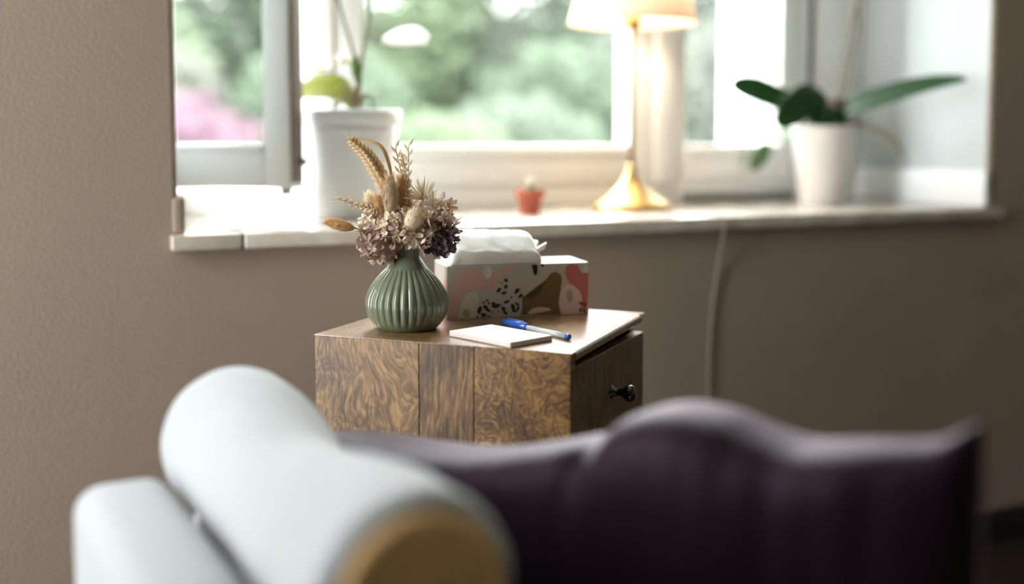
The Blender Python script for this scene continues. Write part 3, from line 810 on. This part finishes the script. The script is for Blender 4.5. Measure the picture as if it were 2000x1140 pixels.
# right: dark green orchid without flowers in view
OR = Vector((1.91, 0.275, ZS)); fo = frame_fn(OR, 0.00133, 1605, 398)
orc = empty('potted_orchid', OR, 0, 'dark green leafed orchid in a tapered white pot, right of the lamp', 'plant')
lathe('pot', [(0, 0), (0.055, 0), (0.0575, 0.003), (0.0790, 0.192), (0.0815, 0.196), (0.0815, 0.201), (0.0775, 0.201), (0.0745, 0.192), (0.070, 0.175), (0, 0.175)], M_potw, orc, 56)
v, f = ell_g((0, 0, 0.176), (0.070, 0.070, 0.010), 20, 6); mesh('bark', v, f, M_bark, orc)
vx = (cy, sy_, 0); vy = (-sy_, cy, 0)
def vmix(a, b, c): return tuple(a * vx[i] + b * vy[i] + (c if i == 2 else 0) for i in range(3))
orchid_leaf(orc, fo, [(1618, 252, .01), (1575, 215, .02), (1520, 192, .03), (1470, 172, .035), (1430, 163, .04)], 0.034, M_leaf, vmix(.2, .25, .95), .15, skew=2.0)
orchid_leaf(orc, fo, [(1620, 252, -.01), (1595, 212, -.03), (1560, 200, -.06), (1525, 220, -.085), (1500, 250, -.10)], 0.044, M_leaf, vmix(.45, .25, .8), .12, skew=1.5)
orchid_leaf(orc, fo, [(1625, 250, 0), (1652, 217, -.03), (1722, 189, -.08), (1780, 172, -.12), (1832, 163, -.16)], 0.040, M_leaf, vmix(.05, .75, .5), .25)
orchid_leaf(orc, fo, [(1595, 255, .02), (1565, 255, .06), (1525, 275, .085), (1500, 305, .09), (1482, 335, .085)], 0.028, M_leafp, vmix(.75, .1, .65), .1, skew=1.3)
tube('aerial_root', spline([tuple(fo(*p)) for p in ((1630, 252, 0), (1662, 240, -.01), (1705, 256, -.02), (1735, 276, -.03), (1752, 302, -.03))], 6), [0.0055] * 12 + [0.0065] * 13, M_root, orc, 8)
orchid_leaf(orc, fo, [(1608, 262, -.03), (1612, 235, -.035), (1604, 218, -.03), (1596, 205, -.02)], 0.018, M_leaf, vmix(.8, .2, .2), .3)
for k, (a, b, c) in enumerate((((1632, 250, 0), (1622, 215, -.02), (1618, 190, -.03)), ((1638, 252, 0), (1640, 215, .0), (1648, 196, 0)))):
    orchid_leaf(orc, fo, [a, b, c], 0.019, M_spikep, vmix(.9, .2, .1), .5, 'leaf_sheath')
for k, pts in enumerate((((1628, 245, 0), (1638, 150, .0), (1650, 80, 0), (1666, 0, 0), (1690, -120, 0), (1740, -190, -.02)),
                         ((1636, 245, .01), (1660, 120, .02), (1672, 40, .02), (1660, -40, .02), (1640, -150, .02)))):
    C = spline([tuple(fo(*p)) for p in pts], 8)
    tube('flower_spike', C, 0.0042 if k == 0 else 0.0035, M_spike, orc, 8)
tube('support_stick', [fo(1678, 250, .02), fo(1690, -180, .02)], 0.0028, mat('grey_cane', '#8d8980', 0.7), orc, 6)

# left: white pot behind the open sash
OL = Vector((0.655, 0.285, ZS)); fl_ = frame_fn(OL, 0.00109, 670, 425)
orl = empty('potted_orchid', OL, 0, 'white flowering orchid in a large white cylindrical pot beside the open sash', 'plant')
lathe('pot', [(0, 0), (0.084, 0), (0.087, 0.004), (0.1010, 0.188), (0.102, 0.196), (0.1065, 0.199), (0.1085, 0.222), (0.1075, 0.227), (0.104, 0.228), (0.1025, 0.222), (0.100, 0.200), (0, 0.200)], M_potl, orl, 64)
lathe('pot_ridge', [(0.1010, 0.176), (0.1026, 0.180), (0.1032, 0.190), (0.101, 0.194)], M_potl, orl, 64)
v, f = ell_g((0, 0, 0.200), (0.099, 0.099, 0.014), 24, 6); mesh('bark', v, f, M_bark, orl)
orchid_leaf(orl, fl_, [(685, 212, 0), (655, 180, -.01), (620, 172, -.015), (580, 182, -.02), (548, 205, -.02)], 0.030, M_leafy, vmix(.1, .55, .75), .15)
orchid_leaf(orl, fl_, [(688, 212, .01), (660, 165, .02), (625, 150, .03), (588, 148, .04)], 0.014, mat('orchid_leaf_mid', '#4c7a45', .4, transl=.3), vmix(.1, .8, .3), .3)
for pts in (((690, 212, 0), (684, 160, 0), (680, 120, 0), (665, 60, 0), (642, -20, 0), (610, -120, 0)), ((690, 212, .005), (690, 160, .005), (697, 100, .005), (708, 40, .005), (716, -40, .005), (740, -130, .0))):
    tube('flower_spike', spline([tuple(fl_(*p)) for p in pts], 7), 0.0036, M_spike, orl, 8)
tube('support_stick', [fl_(636, 212, .02), fl_(637, -150, .02)], 0.0036, mat('bamboo_cane', '#a58d72', 0.7), orl, 6)
orchid_leaf(orl, fl_, [(686, 160, -.002), (682, 130, -.004), (684, 110, -.004)], 0.010, mat('bract_green', '#7d9a58', .5, transl=.3), vmix(.9, .2, .1), .4, 'bract')
tube('leaf_stump', spline([tuple(fl_(*p)) for p in ((680, 214, 0), (683, 190, 0), (688, 165, 0))], 4), [0.014, 0.013, 0.012, 0.011, 0.010, 0.009, 0.008, 0.007, 0.006], mat('brown_stump', '#86705a', .8), orl, 8)
for pts in (((690, 205, 0), (702, 186, -.01), (716, 192, -.02), (722, 214, -.03)), ((682, 205, 0), (665, 192, -.02), (652, 204, -.03), (640, 214, -.03)), ((688, 195, 0), (670, 180, -.01), (655, 172, -.02))):
    tube('aerial_root', spline([tuple(fl_(*p)) for p in pts], 5), 0.0036, M_root, orl, 7)
def orchid_flower(px, py, dy, r, yaw, tilt):
    t = empty('flower', fl_(px, py, dy)); t.parent = orl; t.rotation_euler = (R(tilt), 0, R(yaw))
    for a, l, w in ((90, 1, .42), (210, 1, .42), (330, 1, .42), (15, 1.0, .72), (165, 1.0, .72)):
        ca_, sa_ = math.cos(R(a)), math.sin(R(a))
        v, f = leaf_g([(0, 0, 0), (r * .4 * l * ca_, -r * .10, r * .4 * l * sa_), (r * .8 * l * ca_, -r * .08, r * .8 * l * sa_), (r * l * ca_, 0.0, r * l * sa_)], [r * .1, r * w * .62, r * w * .55, r * .05], (-sa_, 0, ca_), .1, .0008, 4)
        mesh('petal', v, f, M_flower, t)
    v, f = ell_g((0, -r * .16, -r * .05), (r * .16, r * .2, r * .18), 10, 8); mesh('lip', v, f, mat('yellow_lip', '#e2cf8a', .5), t)
orchid_flower(606, 132, .05, 0.034, -YAW - 20, 15)
orchid_flower(652, 118, .055, 0.030, -YAW + 25, 20)
# a single flower seen almost edge-on, reaching right on its own thin stalk
tube('flower_stalk', spline([tuple(fl_(*p)) for p in ((703, 70, .005), (722, 82, .0), (745, 80, -.005))], 5), 0.0022, M_spike, orl, 6)
orchid_leaf(orl, fl_, [(735, 84, -.005), (765, 72, -.01), (800, 66, -.012), (826, 78, -.012)], 0.026, M_flower, vmix(.0, .8, .4), .15, 'petal')
orchid_leaf(orl, fl_, [(740, 84, .0), (770, 82, .01), (802, 80, .015), (820, 84, .02)], 0.018, M_flower, vmix(.0, .7, .7), .15, 'petal')

# ------------------------------------------------------------ white rolled-arm armchair in the foreground
r1 = Vector((0.2277, -0.7207)); r4 = Vector((0.2695, -1.234))
ax = (r4 - r1); AL = ax.length; ayaw = math.atan2(ax.y, ax.x)
chair = empty('sofa', (r1.x, r1.y, 0), ayaw, 'white upholstered sofa with a thick rolled arm and tan end panel in the foreground', 'sofa')
M_uph = mat('white_linen', '#b0b5b9', 0.9, bump=0.25, bscale=420, sheen=0.2)
M_tanp = mat('tan_panel', '#efc78c', 0.6, var=0.08, vscale=20)  # tan tone for the disc on the near end of the roll
V = []; Fc = []; nn = 48; rows = []
RA = 0.085; zc = 0.539
def endprof():
    out = []
    for k in range(1, 9):                       # domed far end
        a = PI / 2 * k / 8; out.append((0.0 - 0.058 * math.cos(a), RA * math.sin(a) ** 0.8))
    for k in range(1, 26): out.append((AL * k / 27, RA))
    for k in range(0, 7):                       # softly turned near end
        a = PI / 2 * k / 6; out.append((AL - 0.018 + 0.018 * math.sin(a), RA - 0.018 + 0.018 * math.cos(a)))
    return out
ep = endprof()
for x, r_ in ep:
    for k in range(nn):
        th = 2 * PI * k / nn
        q = 1 + 0.035 * noise.noise((x * 7, math.cos(th) * 1.1, math.sin(th) * 1.1 + 3)) + 0.02 * noise.noise((x * 16, math.cos(th) * 2, math.sin(th) * 2))
        # slight waist behind the near end as in a stuffed roll
        q *= 1 - 0.34 * math.exp(-((x - 0.24) / 0.13) ** 2) * max(0, math.cos(th - R(50))) ** 1.3
        V.append((x, r_ * q * math.cos(th), zc + r_ * q * math.sin(th)))
for i in range(len(ep) - 1):
    for k in range(nn):
        k2 = (k + 1) % nn; Fc.append((i * nn + k, i * nn + k2, (i + 1) * nn + k2, (i + 1) * nn + k))
Fc.append(tuple(range(nn))); Fc.append(tuple((len(ep) - 1) * nn + k for k in range(nn)))
arm = mesh('rolled_arm', V, Fc, M_uph, chair)
V, Fc = [], []
for x, r_ in ((AL - 0.004, 0.070), (AL + 0.002, 0.070), (AL + 0.006, 0.060), (AL + 0.007, 0.0)):
    for k in range(40): V.append((x, r_ * math.cos(2 * PI * k / 40), zc + r_ * math.sin(2 * PI * k / 40)))
for i in range(3):
    for k in range(40): Fc.append((i * 40 + k, i * 40 + (k + 1) % 40, (i + 1) * 40 + (k + 1) % 40, (i + 1) * 40 + k))
Fc.append(tuple(range(40)))
mesh('arm_end_panel', V, Fc, M_tanp, arm)
box('arm_panel', (0.0, -0.055, 0.10), (AL - 0.01, 0.055, 0.50), M_uph, chair, 0.02, 3)
box('seat', (0.12, 0.057, 0.02), (0.66, 0.60, 0.248), M_uph, chair, 0.03, 4)
for x, y in ((0.05, 0.0), (AL - 0.06, 0.0), (0.17, 0.54), (0.60, 0.54)):
    tube('leg', [(x, y, FL), (x, y, 0.12)], [0.014, 0.02], M_iron, chair, 10)
# white ottoman outside the arm
ot = empty('ottoman', (r1.x, r1.y, 0), ayaw, 'white upholstered ottoman with rounded edges left of the rolled sofa arm', 'ottoman')
box('cushion_top', (0.03, -0.186, 0.16), (0.40, -0.085, 0.526), M_uph, ot, 0.030, 6)
box('base', (0.04, -0.168, -0.02), (0.39, -0.096, 0.18), M_uph, ot, 0.02, 3)
for x in (0.06, 0.36):
    for y in (-0.15, -0.112): tube('leg', [(x, y, FL), (x, y, 0.0)], [0.010, 0.013], M_iron, ot, 10)
c0 = Vector((0.3385, -0.7161)); c1 = Vector((0.6881, -1.3688)); cd = c1 - c0; CL = cd.length; cyaw = math.atan2(cd.y, cd.x)

# ------------------------------------------------------------ purple cushion
M_pur = mat('purple_velvet', '#13080e', 0.56, sheen=0.75, sheen_tint='#d8c0d8', var=0.15, vscale=7, spec=0.30, bump=0.12, bscale=30)
M_pur.node_tree.nodes['Principled BSDF'].inputs['Specular Tint'].default_value = lin('#d8b4d0')
cus = empty('cushion', (c0.x, c0.y, 0.25), cyaw, 'dark purple velvet cushion with a slumped wavy top edge beside the white arm', 'cushion')
tops = [(0.0, .535), (.06, .540), (.14, .543), (.24, .546), (.34, .556), (.44, .576), (.50, .590), (.535, .594), (.575, .622), (.635, .637), (.70, .636), (.755, .626), (.80, .622), (.84, .626), (.90, .634), (.95, .642), (.985, .658), (1.0, .662)]
ts = spline(tops, 8)
def top_at(u):
    for a, b in zip(ts, ts[1:]):
        if a[0] <= u <= b[0] + 1e-9: return a[1] + (b[1] - a[1]) * ((u - a[0]) / max(1e-9, b[0] - a[0]))
    return ts[-1][1]
V = []; Fc = []; nu, nv = 120, 44
for i in range(nu + 1):
    u = i / nu; e = min(u, 1 - u) / 0.5
    th_ = 0.010 + 0.055 * (1 - (1 - min(1, e * 2.2)) ** 2) ** 0.5
    zt = top_at(u) - 0.25; zb_ = 0.0 + 0.03 * (1 - min(1, e * 4))
    for j in range(nv):
        a = 2 * PI * j / nv; ca_, sa_ = math.cos(a), math.sin(a)
        y = th_ * math.copysign(abs(ca_) ** 0.55, ca_); z = (zt + zb_) / 2 + (zt - zb_) / 2 * math.copysign(abs(sa_) ** 0.30, sa_)
        w = noise.noise((u * 9, z * 7, 2.2 + (ca_ > 0))) * 0.006 + noise.noise((u * 26, z * 9, 7.0)) * 0.003
        y += w * (1 if ca_ > 0 else -1) * abs(ca_) ** .5 * min(1, e * 4)
        # fold running down from the raised middle of the top edge
        y -= 0.010 * math.exp(-((u - 0.54 + 0.5 * (zt - z)) / 0.03) ** 2) * math.exp(-(zt - z) / 0.05) * (-1 if ca_ < 0 else 0.4)
        V.append((u * CL, y, z))
for i in range(nu):
    for j in range(nv):
        j2 = (j + 1) % nv; Fc.append((i * nv + j, i * nv + j2, (i + 1) * nv + j2, (i + 1) * nv + j))
Fc.append(tuple(range(nv))); Fc.append(tuple(nu * nv + j for j in range(nv)))
mesh('cushion_cover', V, Fc, M_pur, cus)

# ------------------------------------------------------------ garden
lawn = wall_boxes('ground', [((-14, WD + 0.4, -0.85), (26, 30, -0.6))], mat('lawn', '#57693f', 0.95, var=.2, vscale=1.5))
def leaf_cloud(c, r, n, size, seed, core=0.55):
    rnd = random.Random(seed); V = []; Fc = []
    for _ in range(n):
        while True:
            p = Vector((rnd.uniform(-1, 1), rnd.uniform(-1, 1), rnd.uniform(-1, 1)))
            if core < p.length < 1.0 + 0.18 * noise.noise(p * 2.2 + Vector((seed, 0, 0))) : break
        q = Vector((p.x * r[0], p.y * r[1], p.z * r[2])) + Vector(c)
        d = Vector((rnd.gauss(0, 1), rnd.gauss(0, 1), rnd.gauss(0, 1))).normalized(); t = d.orthogonal().normalized()
        l = size * rnd.uniform(.6, 1.3); w = l * .42; o = len(V)
        V += [q - d * l, q + t * w, q + d * l, q - t * w]; Fc.append((o, o + 1, o + 2, o + 3))
    return V, Fc
GREENS = {'sage': '#545e51', 'mid': '#485644', 'light': '#5b6850', 'grey': '#555a52', 'deep': '#43503c', 'pink': '#644a59', 'white': '#5f625a'}
M_trunk = mat('tree_bark', '#7a6e60', 0.95, var=.2, vscale=8)
def bush(name, label, cat, x, y, z, r, col, n, size, seed, trunk=None, core=0.5, group='shrubs and trees in the garden'):
    t = empty(name, (x, y, -0.6), 0, label, cat, group)
    v, f = leaf_cloud((0, 0, z + 0.6), r, n, size, seed, core)
    m = mat('leaf_' + col, GREENS[col], 0.7, var=.22, vscale=1.6, transl=0.35)
    mesh('foliage', v, f, m, t, False)
    tr = trunk or 0.05
    tube('trunk', [(0, 0, 0), (0.06, 0.03, (z + .6) * .5), (0, 0, z + .6)], [tr, tr * .8, tr * .5], M_trunk, t, 8)
    return t
bush('flowering_shrub', 'pink flowering shrub in the garden seen through the open sash', 'shrub', 1.05, 6.3, 0.62, (.75, .6, .62), 'pink', 2200, .06, 11)
bush('flowering_shrub', 'small white flowering shrub above the pink one beyond the open sash', 'shrub', 1.35, 8.6, 1.35, (.5, .5, .42), 'white', 900, .07, 12)
bush('garden_shrub', 'pale green shrub behind the pink flowering one', 'shrub', 0.6, 9.4, 1.2, (1.3, .9, 1.5), 'light', 2600, .09, 13)
bush('garden_shrub', 'mid green shrub between the open sash and the middle pane', 'shrub', 2.7, 8.2, 0.9, (1.0, .8, .95), 'mid', 2600, .08, 14)
bush('garden_shrub', 'bright green rounded shrub low in the left of the middle pane', 'shrub', 3.0, 6.2, 0.62, (.75, .6, .5), 'light', 1800, .07, 15)
bush('garden_shrub', 'sage green shrub low in the middle pane behind the tiny pot', 'shrub', 4.25, 7.2, 0.7, (.9, .7, .62), 'sage', 2000, .07, 16)
bush('garden_shrub', 'deep green shrub left of the lamp pole', 'shrub', 5.2, 8.4, 1.0, (.95, .8, .95), 'mid', 2400, .08, 17)
bush('garden_shrub', 'grey green shrub behind the lamp pole', 'shrub', 6.4, 8.6, 1.1, (1.0, .8, 1.05), 'grey', 2400, .08, 18)
bush('garden_shrub', 'grey green shrub seen through the narrow right pane', 'shrub', 7.6, 8.8, 1.2, (1.0, .8, 1.2), 'grey', 2400, .08, 19)
bush('garden_tree', 'broad tree at the upper left beyond the open sash', 'tree', 1.3, 13.5, 2.9, (2.1, 1.6, 1.9), 'sage', 5200, .13, 21, .12)
bush('garden_tree', 'loose pale tree in the upper left of the middle pane', 'tree', 4.6, 13.0, 2.7, (1.8, 1.5, 1.6), 'light', 4400, .13, 22, .12)
bush('garden_tree', 'sage green tree in the upper middle of the middle pane', 'tree', 6.9, 13.2, 2.5, (1.7, 1.5, 1.7), 'sage', 4200, .13, 23, .12)
bush('garden_tree', 'grey green tree behind the lamp shade', 'tree', 9.2, 13.4, 2.6, (1.8, 1.5, 1.9), 'grey', 4800, .13, 24, .12)
bush('garden_tree', 'deep green tree far right behind the narrow pane', 'tree', 11.6, 13.6, 2.8, (1.9, 1.5, 2.0), 'sage', 4800, .13, 25, .12)
bush('garden_hedge', 'long clipped hedge along the back of the garden', 'hedge', 6.5, 17.5, 1.2, (12.5, .9, 2.3), 'grey', 26000, .20, 31, .1, 0.2)
